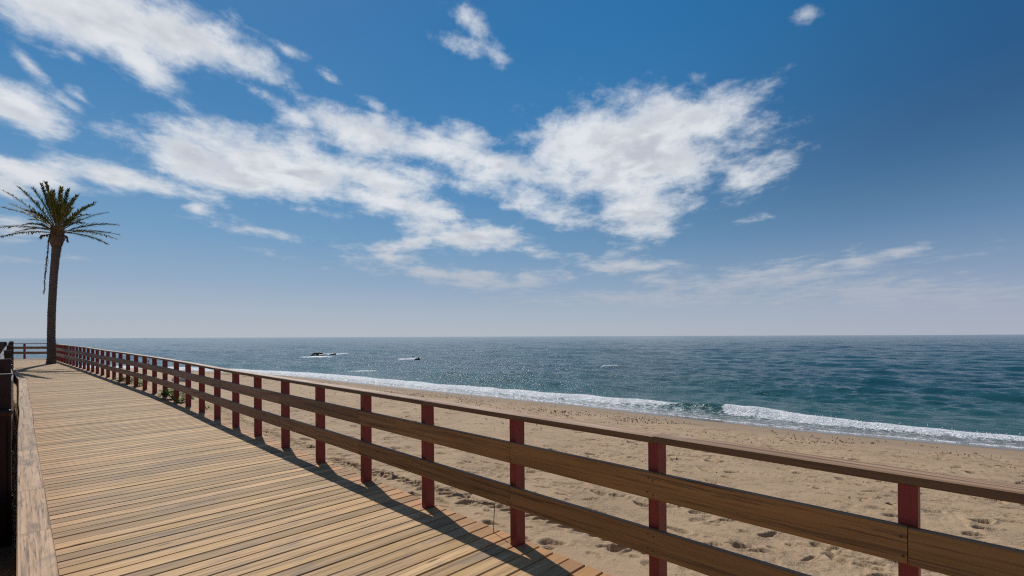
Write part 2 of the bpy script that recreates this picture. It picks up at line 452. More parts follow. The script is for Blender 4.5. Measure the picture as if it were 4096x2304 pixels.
# fence across the far end
zf = Z_deck(43)
endf = empty('end_fence', (-32, 32.3, zf), 'short far fence of thin red posts closing the end of the boardwalk behind the palm', 'fence')
def bar(x0, x1, y0, y1, z0, z1, name, mat, parent, vert=False):
    m = MB()
    if vert: m.prism((x0, y0, z0), (x0, y0, z1), (1, 0, 0), (0, 1, 0), cham(-(x1 - x0) / 2, (x1 - x0) / 2, 0, y1 - y0, .004))
    else: m.prism((x0, (y0 + y1) / 2, z0), (x1, (y0 + y1) / 2, z0), (0, 1, 0), UP, cham(-(y1 - y0) / 2, (y1 - y0) / 2, 0, z1 - z0, .005), swap=True)
    return m.build(name, mat, parent)
for x in (-30.95, -32.62, -34.22, -35.82): bar(x, x + .075, 32.3, 32.4, zf - .3, zf + .985, 'post', M_POST, endf, True)
for h0, h1, nm, mt, ya, yb in ((.315, .475, 'lower_rail', M_RAIL, 32.26, 32.298), (.655, .815, 'middle_rail', M_RAIL, 32.26, 32.298), (.986, 1.03, 'top_rail', M_TOP, 32.28, 32.41)):
    bar(-36.0, -30.45, ya, yb, zf + h0, zf + h1, nm, mt, endf)

# ------------------------------------------------------------------ landward steel railing
steel = empty('steel_railing', fl(6, 2.95), 'dark brown steel parapet with square studded posts along the landward boardwalk edge', 'railing')
def s_for_Y(Y, off):
    g = np.linspace(-6, 50, 2000); yy = np.array([fl(q, off).y for q in g]); return float(np.interp(Y, yy, g))
def dome(m, c, ax, r, ln, n=10):
    pts = [c, c + ax * (ln - r)]; rad = [r, r]
    for i in range(1, 6):
        a = i / 5 * math.pi / 2; pts.append(c + ax * (ln - r + r * math.sin(a))); rad.append(max(.001, r * math.cos(a)))
    m.tube(pts, rad, n)
SP = []; SO = []
def locate(px, Yd):
    x = (px - 2048) / F * Yd; g = np.linspace(-8, 50, 5801)
    d_ = np.hypot(np.interp(g, ss, PX) - x, np.interp(g, ss, PY) - Yd); k = int(np.argmin(d_)); return float(g[k]), float(d_[k])
for px, Y in ((None, 1.9), (44, 5.1), (43, 8.5), (48, 12.5), (51, 16.8), (53, 20.3), (54, 23.0), (54, 25.2)):
    if px is None: q, o_ = 1.2 + s_for_Y(1.9, 2.775), .0
    else: q, o_ = locate(px, Y); o_ -= 2.775
    if px is None: q -= 1.2
    SP.append(q); SO.append(o_ + 2.775)
    u, n = dirs(q)
    m = MB(); zb = fl(q, 2.775 + o_, -1.0); zt = fl(q, 2.775 + o_, 1.245)
    m.prism(zb, zt, n, u, cham(0, .145, 0, .10, .006)); po = m.build('post', M_STEEL, steel)
    m = MB(); m.prism(fl(q, 2.765 + o_, 1.246), fl(q, 2.765 + o_, 1.262), n, u, cham(0, .165, -.01, .11, .003)); m.build('cap', M_STEEL, po)
    for hgt, rr, yo in ((.86, .036, -.04), (.42, .026, .05), (-.05, .026, .05)):
        m = MB()
        if rr > .03: dome(m, fl(q, 2.945 + o_, hgt) + u * yo, -n, rr, .185)
        else: dome(m, fl(q, 2.80 + o_, hgt) + u * yo, -n, rr, .04)
        m.build('stud', M_STEEL, po, smooth=True)
for a, b in zip(SP[:-1], SP[1:]):
    sub = 4
    m = MB(); m2 = MB()
    for i in range(sub):
        qa, qb = a + (b - a) * i / sub, a + (b - a) * (i + 1) / sub
        u, n = dirs((qa + qb) / 2)
        m.prism(fl(qa, float(np.interp(qa, SP, SO)) + .16, 0), fl(qb, float(np.interp(qb, SP, SO)) + .16, 0), n, UP, cham(0, .02, -.9, 1.12 - .02 * (i % 2), .002))
        m2.prism(fl(qa, float(np.interp(qa, SP, SO)) + .15, 1.122), fl(qb, float(np.interp(qb, SP, SO)) + .15, 1.122), n, UP, cham(0, .07, 0, .03, .006))
    m.build('panel', M_PANEL, steel); m2.build('handrail', M_STEEL, steel)
    if a == SP[0]: continue
    m = MB()
    for i in range(sub):
        qa, qb = a + (b - a) * i / sub, a + (b - a) * (i + 1) / sub
        u, n = dirs((qa + qb) / 2); oa, ob = float(np.interp(qa, SP, SO)), float(np.interp(qb, SP, SO))
        m.prism(fl(qa, oa + .012, 0), fl(qb, ob + .012, 0), n, UP, cham(0, .03, -.9, .78, .003))
    m.build('lower_plate', M_STEEL, steel)
# the parapet turns away from the boardwalk at its far end
q = fl(SP[-1], SO[-1] + .25); m = MB(); m2 = MB()
for i in range(14):
    x0, x1 = q.x - i * 1.1, q.x - (i + 1) * 1.1
    y0, y1 = q.y + .05 * i, q.y + .05 * (i + 1)
    m.prism((x0, y0, q.z), (x1, y1, q.z), (0, 1, 0), UP, cham(0, .03 + .04 * (i % 2), -.9, 1.16, .002))
    m2.prism((x0, y0 - .04, q.z + 1.05), (x1, y1 - .04, q.z + 1.05), (0, 1, 0), UP, cham(0, .035, 0, .06, .004))
m.build('panel', M_PANEL, steel); m2.build('handrail', M_STEEL, steel)
for i in range(0, 14, 2):
    m = MB(); c0 = Vector((q.x - i * 1.1 - .3, q.y + .05 * i - .06, q.z))
    m.prism(c0 - UP * .9, c0 + UP * 1.24, (1, 0, 0), (0, 1, 0), cham(-.25, .25, 0, .12, .006)); m.build('post', M_STEEL, steel)

# ------------------------------------------------------------------ shoreline, sand and sea
SEA = -.90
SH = np.array([(-200, 78), (-120, 60), (-60, 47), (-45, 43.6), (-34.3, 41.0), (-25.9, 38), (-15, 32.2), (-9.2, 27.5), (-3.5, 22.7), (2.34, 17.96), (5.15, 15.4), (7.8, 13.1), (11.5, 10.7), (16, 8.0), (25, 3.2), (60, -14), (150, -60)], float)
def catmull(P, k=6):
    out = []
    for i in range(len(P) - 1):
        p0, p1, p2, p3 = P[max(i - 1, 0)], P[i], P[i + 1], P[min(i + 2, len(P) - 1)]
        for j in range(k):
            q = j / k
            out.append(.5 * (2 * p1 + (p2 - p0) * q + (2 * p0 - 5 * p1 + 4 * p2 - p3) * q * q + (3 * p1 - p0 - 3 * p2 + p3) * q ** 3))
    out.append(P[-1]); return np.array(out)
SHC = catmull(SH)
def shore(x, y):
    """signed distance to the waterline (land positive) and position along it"""
    best = np.full(x.shape, 1e9); sgn = np.ones(x.shape); along = np.zeros(x.shape); acc = 0
    for a, b in zip(SHC[:-1], SHC[1:]):
        d = b - a; L = np.hypot(*d)
        px, py = x - a[0], y - a[1]
        k = np.clip((px * d[0] + py * d[1]) / L ** 2, 0, 1)
        q = np.hypot(px - d[0] * k, py - d[1] * k)
        cr = d[0] * py - d[1] * px
        m = q < best
        best = np.where(m, q, best); sgn = np.where(m, np.where(cr < 0, 1.0, -1.0), sgn); along = np.where(m, acc + k * L, along)
        acc += L
    return best * sgn, along
def fence_off(x, y):
    """approximate offset to the deck side of the fence line, and arc length"""
    best = np.full(x.shape, 1e9); off = np.zeros(x.shape); arc = np.zeros(x.shape)
    for s in np.arange(-8, 58, 2.0):
        a = fl(s); b = fl(s + 2); d = np.array((b.x - a.x, b.y - a.y))
        px, py = x - a.x, y - a.y
        k = np.clip((px * d[0] + py * d[1]) / (d @ d), 0, 1)
        q = np.hypot(px - d[0] * k, py - d[1] * k); cr = (d[0] * py - d[1] * px)
        m = q < best
        best = np.where(m, q, best); off = np.where(m, np.where(cr > 0, q, -q), off); arc = np.where(m, s + 2 * k, arc)
    return off, arc
def sand_base(sd):
    return SEA + np.interp(sd, [-200, -40, -10, -2, 0, 2, 5, 9, 14, 80], [-9, -3.5, -1.2, -.2, 0, .16, .36, .53, .60, .66])

def polar(r0, r1, ratio, a0, a1, na):
    n = int(math.log(r1 / r0) / math.log(ratio)) + 1
    r = r0 * ratio ** np.arange(n + 1); a = np.linspace(R(a0), R(a1), na)
    RR, AA = np.meshgrid(r, a, indexing='ij')
    return RR, AA, RR * np.sin(AA), RR * np.cos(AA), r, a

# --- sand
RR, AA, X, Y, rr, aa = polar(2.2, 62, 1.0033, -62, 72, 1500)
sd, al = shore(X, Y)
off, arc = fence_off(X, Y)
Zs = sand_base(sd + .25 * (fbm(X * .5, Y * .5, 3, 11) - .5))
Zs += .22 * sstep(-6, -.1, off) * sstep(6, 13, arc) * sstep(2, 9, sd)
dry = sstep(1.2, 3.5, sd)
Zs += dry * (.09 * (fbm(X * .35, Y * .35, 3, 2) - .5) + .020 * (fbm(X * 1.7, Y * 1.7, 3, 5) - .5))
rough_zone = sstep(.46, .62, fbm(X * .55 + 9, Y * .55, 3, 21))
Zs += dry * rough_zone * .034 * (fbm(X * 9.5, Y * 8, 4, 8, .6) - .5)
disp = np.zeros_like(Zs)
lr = math.log(1.0033)
def stamp(cx, cy, ang, lx, ly, depth, rim=.35, heel=True):
    r = math.hypot(cx, cy); a = math.atan2(cx, cy)
    if r < 2.4 or r > 55: return
    e = (lx + .06) * 1.9
    i = int(math.log(r / 2.2) / lr); di = int(e / (r * .0033)) + 2
    j = int((a - aa[0]) / (aa[1] - aa[0])); dj = int(e / (r * (aa[1] - aa[0]))) + 2
    sl_ = (slice(max(i - di, 0), max(i + di, 0)), slice(max(j - dj, 0), max(j + dj, 0)))
    if X[sl_].size == 0: return
    qx, qy = X[sl_] - cx, Y[sl_] - cy
    u = (qx * math.cos(ang) + qy * math.sin(ang)) / lx; v = (-qx * math.sin(ang) + qy * math.cos(ang)) / ly
    if heel: v = v * (1 + .35 * np.tanh(u * 2))
    q = np.sqrt(u * u + v * v)
    disp[sl_] += -depth * (1 - sstep(.62, 1.0, q)) + depth * rim * np.exp(-((q - 1.2) / .22) ** 2) * (.6 + .4 * np.sin(u * 3 + cx * 7))
def on_land(x, y):
    q, _ = shore(np.array([x]), np.array([y])); f_, a_ = fence_off(np.array([x]), np.array([y]))
    return q[0] > 1.6 and f_[0] < -.25
# walking trails
trails = [((-3, 4.2), (4.6, 3.2)), ((6.8, 3.0), (-1.5, 9.5)), ((9, 5), (-6, 17)), ((1.0, 4.2), (7.5, 4.4)), ((-1.2, 6.2), (9.5, 4.1)), ((3, 3), (2, 14)),
          ((10, 6.5), (-9, 22)), ((-2.5, 7), (-14, 19)), ((-4, 9), (5, 8.2)), ((11.5, 4.5), (0, 14)), ((-6, 12), (-2, 18)), ((5, 3.0), (9.5, 8.5)), ((-5, 9.5), (-16, 22)), ((2, 5.2), (-3, 13)), ((6, 5.5), (2.5, 11))]
for (x0, y0), (x1, y1) in trails:
    L = math.hypot(x1 - x0, y1 - y0); a = math.atan2(y1 - y0, x1 - x0); k = 0.0; side = 1
    while k < L:
        q = k / L; wob = .25 * math.sin(q * 5 + x0)
        cx = x0 + (x1 - x0) * q - math.sin(a) * (side * .11 + wob); cy = y0 + (y1 - y0) * q + math.cos(a) * (side * .11 + wob)
        if on_land(cx, cy) and random.random() < .9:
            stamp(cx, cy, a + random.uniform(-.3, .3), random.uniform(.12, .15), random.uniform(.05, .065), random.uniform(.04, .075))
        side = -side; k += random.uniform(.55, .78)
for i in range(1300):
    a = R(random.uniform(-58, 66)); r = 3 + 27 * random.random() ** 1.3
    cx, cy = r * math.sin(a), r * math.cos(a)
    if not on_land(cx, cy): continue
    sc = random.choice((1, 1, .6, .5))
    stamp(cx, cy, random.uniform(-.9, .5), random.uniform(.1, .16) * sc, random.uniform(.045, .075) * sc, random.uniform(.016, .055) * sc, random.uniform(.2, .6))
# tyre tread: a ladder of slots beside the boardwalk, and faint tracks along the beach
def tread(x0, y0, x1, y1, lx, step, depth, lug):
    L = math.hypot(x1 - x0, y1 - y0); k = 0
    while k < L:
        q = k / L; cx, cy = x0 + (x1 - x0) * q, y0 + (y1 - y0) * q
        if on_land(cx, cy): stamp(cx, cy, lug + random.uniform(-.06, .06), lx * random.uniform(.8, 1.1), .044, depth * random.uniform(.5, 1.1), .35, False)
        k += step
tread(-2.9, 7.75, 1.9, 4.05, .17, .165, .085, .05)
tread(-11, 15.6, -3.6, 8.6, .15, .18, .05, .03)
for (x0, y0, x1, y1) in ((-1, 9.6, 12.5, 3.0), (-.2, 10.3, 13, 3.7), (-9, 20.5, 3, 11.2), (-8.2, 21.3, 4, 11.9), (-3.5, 9.0, 6, 3.4)):
    tread(x0, y0, x1, y1, .07, .10, .010, .9)
for i in range(5200):
    a = R(random.uniform(-58, 66)); r = 5 + 30 * random.random()
    cx, cy = r * math.sin(a), r * math.cos(a)
    if vnoise(np.array([cx * .6]), np.array([cy * .6]), 44)[0] < .4: continue
    q_, _ = shore(np.array([cx]), np.array([cy]))
    if not 2.0 < q_[0] < 13: continue
    stamp(cx, cy, random.gauss(-.25, .3), random.uniform(.05, .17), random.uniform(.022, .042), random.uniform(.018, .042), .35, False)
Zs += disp * dry * (.75 + .25 * fbm(X * 6, Y * 6, 2, 33))
zd = np.interp(arc, [-20, 8, 12, 17, 23, 28, 34, 42, 60], [0, 0, .035, .086, .14, .195, .225, .275, .3])
under = sstep(-.28, -.14, off)
Zs = np.where(under > 0, np.minimum(Zs, Zs * (1 - under) + under * np.minimum(Zs, zd - .075)), Zs)
Zs = np.where(off > 2.7, np.minimum(Zs, -.55), Zs)

M_SAND, t, p = material('beach_sand')
geo = t.node('ShaderNodeNewGeometry').outputs['Position']
sdv = t.attr('sd', 'Fac')
nb = t.noise(geo, .9, 5, .6); nf = t.noise(geo, 60, 5, .7); nm_ = t.noise(geo, 9, 6, .65)
c = t.mix(t.rng(nb, .35, .7), (.405, .280, .165, 1), (.345, .234, .136, 1))
c = t.mix(t.math('MULTIPLY', t.rng(nm_, .5, .8), .35), c, (.30, .205, .125, 1))
c = t.mix(t.math('MULTIPLY', t.rng(nf, .62, .8), .5), c, (.20, .14, .09, 1))
wob = t.math('ADD', sdv, t.math('MULTIPLY', t.math('SUBTRACT', nb, .5), .5))
damp = t.rng(wob, 2.9, 1.6)
c = t.mix(t.math('MULTIPLY', damp, .62), c, (.22, .155, .098, 1))
wet = t.rng(wob, 1.0, .35)
c = t.mix(wet, c, (.13, .10, .075, 1))
wr = t.noise(t.mapping(geo, scale=(1, 1, 1)), 2.2, 7, .7)
band = t.math('MULTIPLY', t.rng(wob, 1.3, 2.0), t.rng(wob, 4.2, 2.6))
c = t.mix(t.math('MULTIPLY', t.math('MULTIPLY', band, t.rng(wr, .55, .66)), .75), c, (.11, .065, .04, 1))
t.put(p.inputs['Base Color'], c)
t.put(p.inputs['Roughness'], t.rng(wet, 0, 1, .92, .14))
hh = t.math('ADD', t.math('MULTIPLY', nm_, .7), t.math('MULTIPLY', nf, .3))
hh = t.math('MULTIPLY', hh, t.rng(damp, 0, 1, 1, .12))
clod = t.noise(geo, 3.4, 8, .72)
hh = t.math('ADD', hh, t.math('MULTIPLY', t.math('MULTIPLY', t.rng(clod, .50, .66), t.rng(damp, 0, 1, 1, .05)), .42))
t.put(p.inputs['Normal'], t.bump(hh, .034, .8))
V = np.stack([X, Y, Zs], -1)
sand = grid_mesh('beach', V, M_SAND, {'sd': sd}, keep=(sd > -3.0))
tag(sand, kind='structure')
# the ground reaching on beyond the beach in view, as one coarse sheet below it
GX, GY = np.meshgrid(np.concatenate([np.linspace(-900, -70, 20), np.linspace(-66, 66, 34), np.linspace(70, 900, 20)]), np.concatenate([np.linspace(-900, -40, 20), np.linspace(-36, 70, 30), np.linspace(80, 400, 8)]), indexing='ij')
gs, _ = shore(GX, GY)
GZ = sand_base(gs) - .09 - .25 * (np.hypot(GX, GY) < 60)
g_ob = grid_mesh('ground', np.stack([GX, GY, GZ], -1), M_SAND, {'sd': gs}); tag(g_ob, kind='structure')

# --- sea
RR, AA, X, Y, rr, aa = polar(7.5, 40000, 1.0078, -75, 75, 900)
sd, al = shore(X, Y)
wet_keep = sd < .35
pxm = (np.arctan2(X, Y))
imx = 2048 + F * np.tan(np.clip(pxm, -1.2, 1.2))     # only used to say where along the beach the wave breaks
w = -sd
cell = np.maximum(RR * .0078, RR * (aa[1] - aa[0]))
Zw = np.zeros_like(X)
depth_f = sstep(.8, 9, w)
wd = np.array((-.62, -.78))
for i in range(34):
    lam = .55 * 1.13 ** i
    amp = .0095 * lam ** .55 * (1 if lam < 5 else (5 / lam) ** .6)
    an = math.atan2(wd[1], wd[0]) + random.gauss(0, .55 if lam < 4 else .28)
    k = 2 * math.pi / lam
    warp = 1.6 * (vnoise(X / lam * .33 + i * 7, Y / lam * .33, i) - .5) * 2
    ph = k * (X * math.cos(an) + Y * math.sin(an)) + random.uniform(0, 6.3) + warp
    env = .35 + 1.3 * vnoise(X / (lam * 2.6) + 31 * i, Y / (lam * 2.6) - i, 50 + i)
    fade = 1 - sstep(.22, .45, cell / lam)
    sh = np.sin(ph); sh = sh + .22 * np.cos(2 * ph)
    Zw += amp * env * fade * sh
Zw *= depth_f * .9 + .1 * sstep(0, .8, w)
# the breaking wave close to the waterline: steep on its landward side
A0 = np.interp(al, *zip(*[(0, .06), (175, .10), (205, .16), (214, .22), (219, .40), (222, .40), (226, .34), (232, .28), (240, .26), (400, .2)]))
xs_al = shore(np.array([-15., -9.2, 2.34, 5.15, 7.8, 11.5]), np.array([32.2, 27.5, 17.96, 15.4, 13.1, 10.7]))[1]
A0 = np.interp(al, [0, xs_al[0], xs_al[1], xs_al[2], xs_al[3] - .9, xs_al[3] + .5, xs_al[4], xs_al[5], xs_al[5] + 30], [.07, .10, .12, .14, .18, .31, .18, .09, .08])
jig = (fbm(al * .7, al * 0, 3, 71) - .5) * .9
wc = np.interp(al, [0, xs_al[1], xs_al[2], xs_al[3], xs_al[4], xs_al[5], xs_al[5] + 30], [1.1, 1.15, 1.5, 1.7, 1.5, .95, .9]) + jig * .55
q = w - wc
prof = np.where(q < 0, np.exp(-(q / .28) ** 2), np.exp(-(q / .95) ** 2))
Zw += A0 * prof * (.8 + .4 * fbm(al * 1.3, w * .4, 2, 77))
Zw += .10 * np.exp(-((w - 6.2 - jig) / 1.0) ** 2) * sstep(.4, .7, vnoise(al * .12, al * 0, 91)) * 1.6
# foam amount
bw = np.interp(al, [0, xs_al[1], xs_al[2], xs_al[4], xs_al[5] - 1, xs_al[5] + 2], [.8, .75, .8, .78, .5, .45])
br = np.where(q < 0, np.exp(-(q / (.52 * bw)) ** 2), np.exp(-(q / (.40 * bw)) ** 2))
leftwash = np.interp(al, [0, xs_al[0], xs_al[1], xs_al[2], xs_al[3] - 1.0, xs_al[3] - .2, xs_al[3] + .9, xs_al[3] + 1.3, xs_al[5] + 40], [.9, 1.15, 1.25, 1.1, .55, .15, .25, 1.25, 1.15])
foam = br * leftwash
sheet = sstep(-.02, .05, w) * (1 - sstep(wc * .75, wc * 1.15, w))
foam = np.maximum(foam, sheet * np.interp(al, [0, xs_al[0], xs_al[2], xs_al[3], xs_al[3] + 1, 600], [.40, .40, .38, .34, .31, .31]))
trail = np.exp(-np.maximum(q, 0) / 1.3) * (q > 0) * np.interp(al, [0, xs_al[1], xs_al[2], xs_al[3] - 1, xs_al[3], 500], [.5, .55, .52, .35, .1, .22])
foam = np.maximum(foam, trail)
edge = np.exp(-((w - .04) / .06) ** 2) * .95
foam = np.maximum(foam, edge)
# foam round the rocks and one small whitecap
ROCKS = [  # photo x centre, y waterline, half width m, height m, depth shrink
 (1262, 1424.5, .62, .52, 'tallest rounded black rock of the larger group in the sea'), (1284, 1424.5, .50, .26, 'low black rock touching the tallest rounded rock in the sea'),
 (1281, 1417.5, .38, .34, 'black rock just behind the low rock of the larger sea group'), (1331, 1418.5, .55, .26, 'flat brown rock alone at the seaward end of the larger group'),
 (1217, 1421.5, .15, .13, 'tiny black rock tip beside a line of white foam in the sea'),
 (1649, 1432.5, .24, .24, 'small dark rock behind the brown rock of the smaller sea group'), (1670, 1439.5, .30, .30, 'brown craggy rock nearer the beach in the smaller sea group')]
def sea_pt(x, y):
    Yd = (CAM_H - SEA) * F / (y - hor(x)); return Vector(((x - 2048) / F * Yd, Yd, SEA))
def patch(px, py, lx, ly, val, ang=0.0, lift=0.0):
    global foam, Zw
    c = sea_pt(px, py); qx, qy = X - c.x, Y - c.y
    u = (qx * math.cos(ang) + qy * math.sin(ang)) / lx; v = (-qx * math.sin(ang) + qy * math.cos(ang)) / ly
    g_ = np.exp(-(u * u + v * v) ** 2)
    foam = np.maximum(foam, val * g_); Zw = Zw + lift * np.exp(-(u * u + v * v * .5))
patch(1255, 1429, 1.7, 1.5, .95, 0, .02); patch(1305, 1428, 1.0, 1.2, .75, 0, .04); patch(1350, 1416, 1.4, 2.4, .75); patch(1300, 1414, 1.4, 2.0, .6)
patch(1630, 1436, 1.4, 2.0, .47)
patch(2455, 1467, .95, .75, 1.4, .1, .12); patch(2490, 1470, .55, .34, .25, .1, .14)
patch(1450, 1486, 1.6, .4, .50, -.1); patch(1620, 1478, 1.0, .35, .42, -.1)
patch(1250, 1502, 2.0, .4, .46, -.3); patch(1330, 1508, 1.5, .35, .46, -.3)
rough_f = sstep(.5, 1.0, foam)
Zw += rough_f * .035 * (fbm(X * 5, Y * 5, 3, 61) - .35) * (cell < .25)
Zsand = sand_base(sd)
Zfin = np.where(w > 0, np.maximum(SEA + Zw, Zsand + .012 + .02 * np.clip(w, 0, 1)), Zsand - .15 * np.clip(-w / .12, 0, 1))
Zfin = Zfin - np.where(RR > 3000, 0, 0)

M_SEA, t, p = material('sea_water')
geo = t.node('ShaderNodeNewGeometry').outputs['Position']
fo = t.attr('foam', 'Fac'); wv = t.attr('off', 'Fac')
rot = t.mapping(geo, rot=(0, 0, R(38)))
rp = t.mapping(rot, scale=(.55, 1.5, 1))
n_a = t.noise(rp, 2.6, 6, .62, .3); n_b = t.noise(rp, .55, 5, .6, .3); n_c = t.noise(t.mapping(rot, scale=(.6, 1.4, 1), loc=(9, 2, 0)), .07, 4, .6)
h = t.math('ADD', t.math('MULTIPLY', n_a, .42), t.math('MULTIPLY', n_b, .75))
h = t.math('ADD', h, t.math('MULTIPLY', n_c, .8))
bn = t.bump(h, .30, 1.0)
camd = t.vmath('LENGTH', geo)
sl_n = t.vmath('SUBTRACT', t.noise(t.mapping(rot, scale=(.6, 1.6, 1)), 1.3, 5, .65, out=1), (.5, .5, .5))
sl_k = t.rng(camd, 8, 160, .10, .62, smooth=False)
sl_v = t.vmath('MULTIPLY', sl_n, t.node('ShaderNodeCombineXYZ', {0: sl_k, 1: sl_k, 2: 0.0}).outputs[0])
bn = t.vmath('NORMALIZE', t.vmath('ADD', bn, sl_v))
big = t.noise(t.mapping(rot, scale=(.006, .022, 1)), 1.0, 4, .6)
deep = t.mix(t.rng(big, .35, .65), (.007, .060, .070, 1), (.010, .050, .068, 1))
shal = t.rng(wv, 22.0, 2.0)
deep = t.mix(t.math('MULTIPLY', shal, .85), deep, (.016, .085, .082, 1))
thin = t.rng(wv, 1.7, .1)
deep = t.mix(t.math('MULTIPLY', thin, .8), deep, (.24, .215, .205, 1))
# foam: lacy where thin, solid where thick
fp = t.mapping(rot, scale=(1.0, 1.8, 1))
fwarp = t.vmath('ADD', fp, t.vmath('SCALE', t.vmath('SUBTRACT', t.noise(fp, 2.2, 4, .6, out=1), (.5, .5, .5))))
fwarp.node.inputs[1].links[0].from_node.inputs['Scale'].default_value = .55
vo = t.node('ShaderNodeTexVoronoi', {'Vector': fwarp, 'Scale': 3.6}, feature='DISTANCE_TO_EDGE').outputs['Distance']
vo2 = t.node('ShaderNodeTexVoronoi', {'Vector': fwarp, 'Scale': 9.0}, feature='DISTANCE_TO_EDGE').outputs['Distance']
lace = t.math('MAXIMUM', t.rng(vo, .16, .0), t.math('MULTIPLY', t.rng(vo2, .16, .0), .75))
fn = t.noise(fp, 5.0, 7, .7)
raw = t.math('ADD', t.math('MULTIPLY', fo, 1.35), t.math('ADD', t.math('MULTIPLY', t.math('SUBTRACT', fn, .5), 1.3), t.math('MULTIPLY', lace, .34)))
fm = t.math('MULTIPLY', t.rng(raw, .55, .95), t.rng(fo, .10, .42))
col = t.mix(fm, deep, t.mix(t.rng(fn, .35, .65), (.55, .58, .60, 1), (.82, .83, .83, 1)))
t.put(p.inputs['Base Color'], col)
t.put(p.inputs['Roughness'], t.rng(fm, 0, 1, .11, .75, smooth=False))
p.inputs['IOR'].default_value = 1.333
fb = t.bump(t.math('ADD', fn, t.math('MULTIPLY', lace, .5)), .035, .9)
nmix = t.node('ShaderNodeMix', data_type='VECTOR'); t.put(nmix.inputs[0], fm); t.put(nmix.inputs[4], bn); t.put(nmix.inputs[5], fb)
t.put(p.inputs['Normal'], nmix.outputs[1])
sea = grid_mesh('sea', np.stack([X, Y, Zfin], -1), M_SEA, {'foam': foam, 'off': w}, keep=wet_keep)
tag(sea, kind='structure')

# loose froth thrown up along the breaking crest
M_FROTH = simple_mat('white_froth', (.80, .81, .81), .8, .06, 30)
m = MB()
def sh_point(a_len, wq):
    seg = np.hypot(*(SHC[1:] - SHC[:-1]).T); cum = np.concatenate([[0], np.cumsum(seg)])
    i = int(np.clip(np.searchsorted(cum, a_len) - 1, 0, len(seg) - 1)); k = (a_len - cum[i]) / seg[i]
    p_ = SHC[i] + (SHC[i + 1] - SHC[i]) * k; d = (SHC[i + 1] - SHC[i]) / seg[i]
    return p_ + np.array((-d[1], d[0])) * wq
OCT = [Vector(v) for v in ((1, 0, 0), (-1, 0, 0), (0, 1, 0), (0, -1, 0), (0, 0, 1), (0, 0, -1))]
OF = [(0, 2, 4), (2, 1, 4), (1, 3, 4), (3, 0, 4), (2, 0, 5), (1, 2, 5), (3, 1, 5), (0, 3, 5)]
A_KEYS = [0, xs_al[0], xs_al[1], xs_al[2], xs_al[3] - .9, xs_al[3] + .5, xs_al[4], xs_al[5], xs_al[5] + 30]
A_VALS = [.07, .10, .12, .14, .18, .31, .18, .09, .08]
W_KEYS = [0, xs_al[1], xs_al[2], xs_al[3], xs_al[4], xs_al[5], xs_al[5] + 30]; W_VALS = [1.1, 1.15, 1.5, 1.7, 1.5, .95, .9]
for i in range(1000):
    strong = random.random() < .72
    a_len = random.uniform(xs_al[3] + 1.1, xs_al[5] + 5) if strong else random.uniform(xs_al[0] - 4, xs_al[3] - .6)
    jg = float((fbm(np.array([a_len * .7]), np.array([0.]), 3, 71)[0] - .5) * .9)
    wcx = np.interp(a_len, W_KEYS, W_VALS) + jg * .55
    amp = np.interp(a_len, A_KEYS, A_VALS)
    qq = random.gauss(-.16, .20)
    h = amp * (math.exp(-(qq / .28) ** 2) if qq < 0 else math.exp(-(qq / .95) ** 2))
    p_ = sh_point(a_len, wcx + qq)
    r_ = random.uniform(.006, .017) * (1.1 if strong else .8)
    z = SEA + max(h, .03) * .95 + random.random() ** 4 * .10 * (1 if strong else .3)
    if random.random() < .04 and strong: z += random.random() * .16; r_ *= .5
    i0_ = len(m.v); sc = Vector((random.uniform(.7, 1.4), random.uniform(.7, 1.4), random.uniform(.5, 1)))
    for v in OCT:
        m.v.append(Vector((p_[0], p_[1], z)) + Vector((v.x * sc.x, v.y * sc.y, v.z * sc.z)) * r_); m.w.append((0, 0, 0)); m.r.append(0)
    for f_ in OF: m.f.append(tuple(i0_ + k for k in f_))
fr = m.build('surf_foam', M_FROTH, smooth=True); tag(fr, kind='stuff')

# ------------------------------------------------------------------ rocks in the sea
M_ROCK = simple_mat('wet_black_rock', (.020, .015, .013), .45, .6, 5, bump=.06)
def rock_mesh(hw, hh, seed, ry=.7):
    me = bpy.data.meshes.new('rock'); n = 22; m_ = 36
    th_, ph_ = np.meshgrid(np.linspace(0, math.pi, n), np.linspace(0, 2 * math.pi, m_, endpoint=False), indexing='ij')
    x, y, z = np.sin(th_) * np.cos(ph_), np.sin(th_) * np.sin(ph_), np.cos(th_)
    k = .62 + .55 * fbm(x * 1.6 + seed * 3.1 + z, y * 1.6 + z * 1.3 + seed, 4, seed) + .18 * (fbm(x * 5 + seed, z * 5 + y * 4, 3, seed + 5) - .5)
    P = np.stack([x * k * hw, y * k * hw * ry, np.maximum(z * k, -.5) * hh], -1).reshape(-1, 3)
    fs = []
    for i in range(n - 1):
        for j in range(m_):
            fs.append((i * m_ + j, (i + 1) * m_ + j, (i + 1) * m_ + (j + 1) % m_, i * m_ + (j + 1) % m_))
    me.from_pydata(P.tolist(), [], fs); me.materials.append(M_ROCK)
    me.polygons.foreach_set('use_smooth', [True] * len(me.polygons)); me.validate()
    return me
for i, (px, py, hw, hh, lab) in enumerate(ROCKS):
    o = link('sea_rock', rock_mesh(hw, hh, i + 3), None, sea_pt(px, py)); tag(o, lab, 'rock', 'rocks breaking the sea surface')

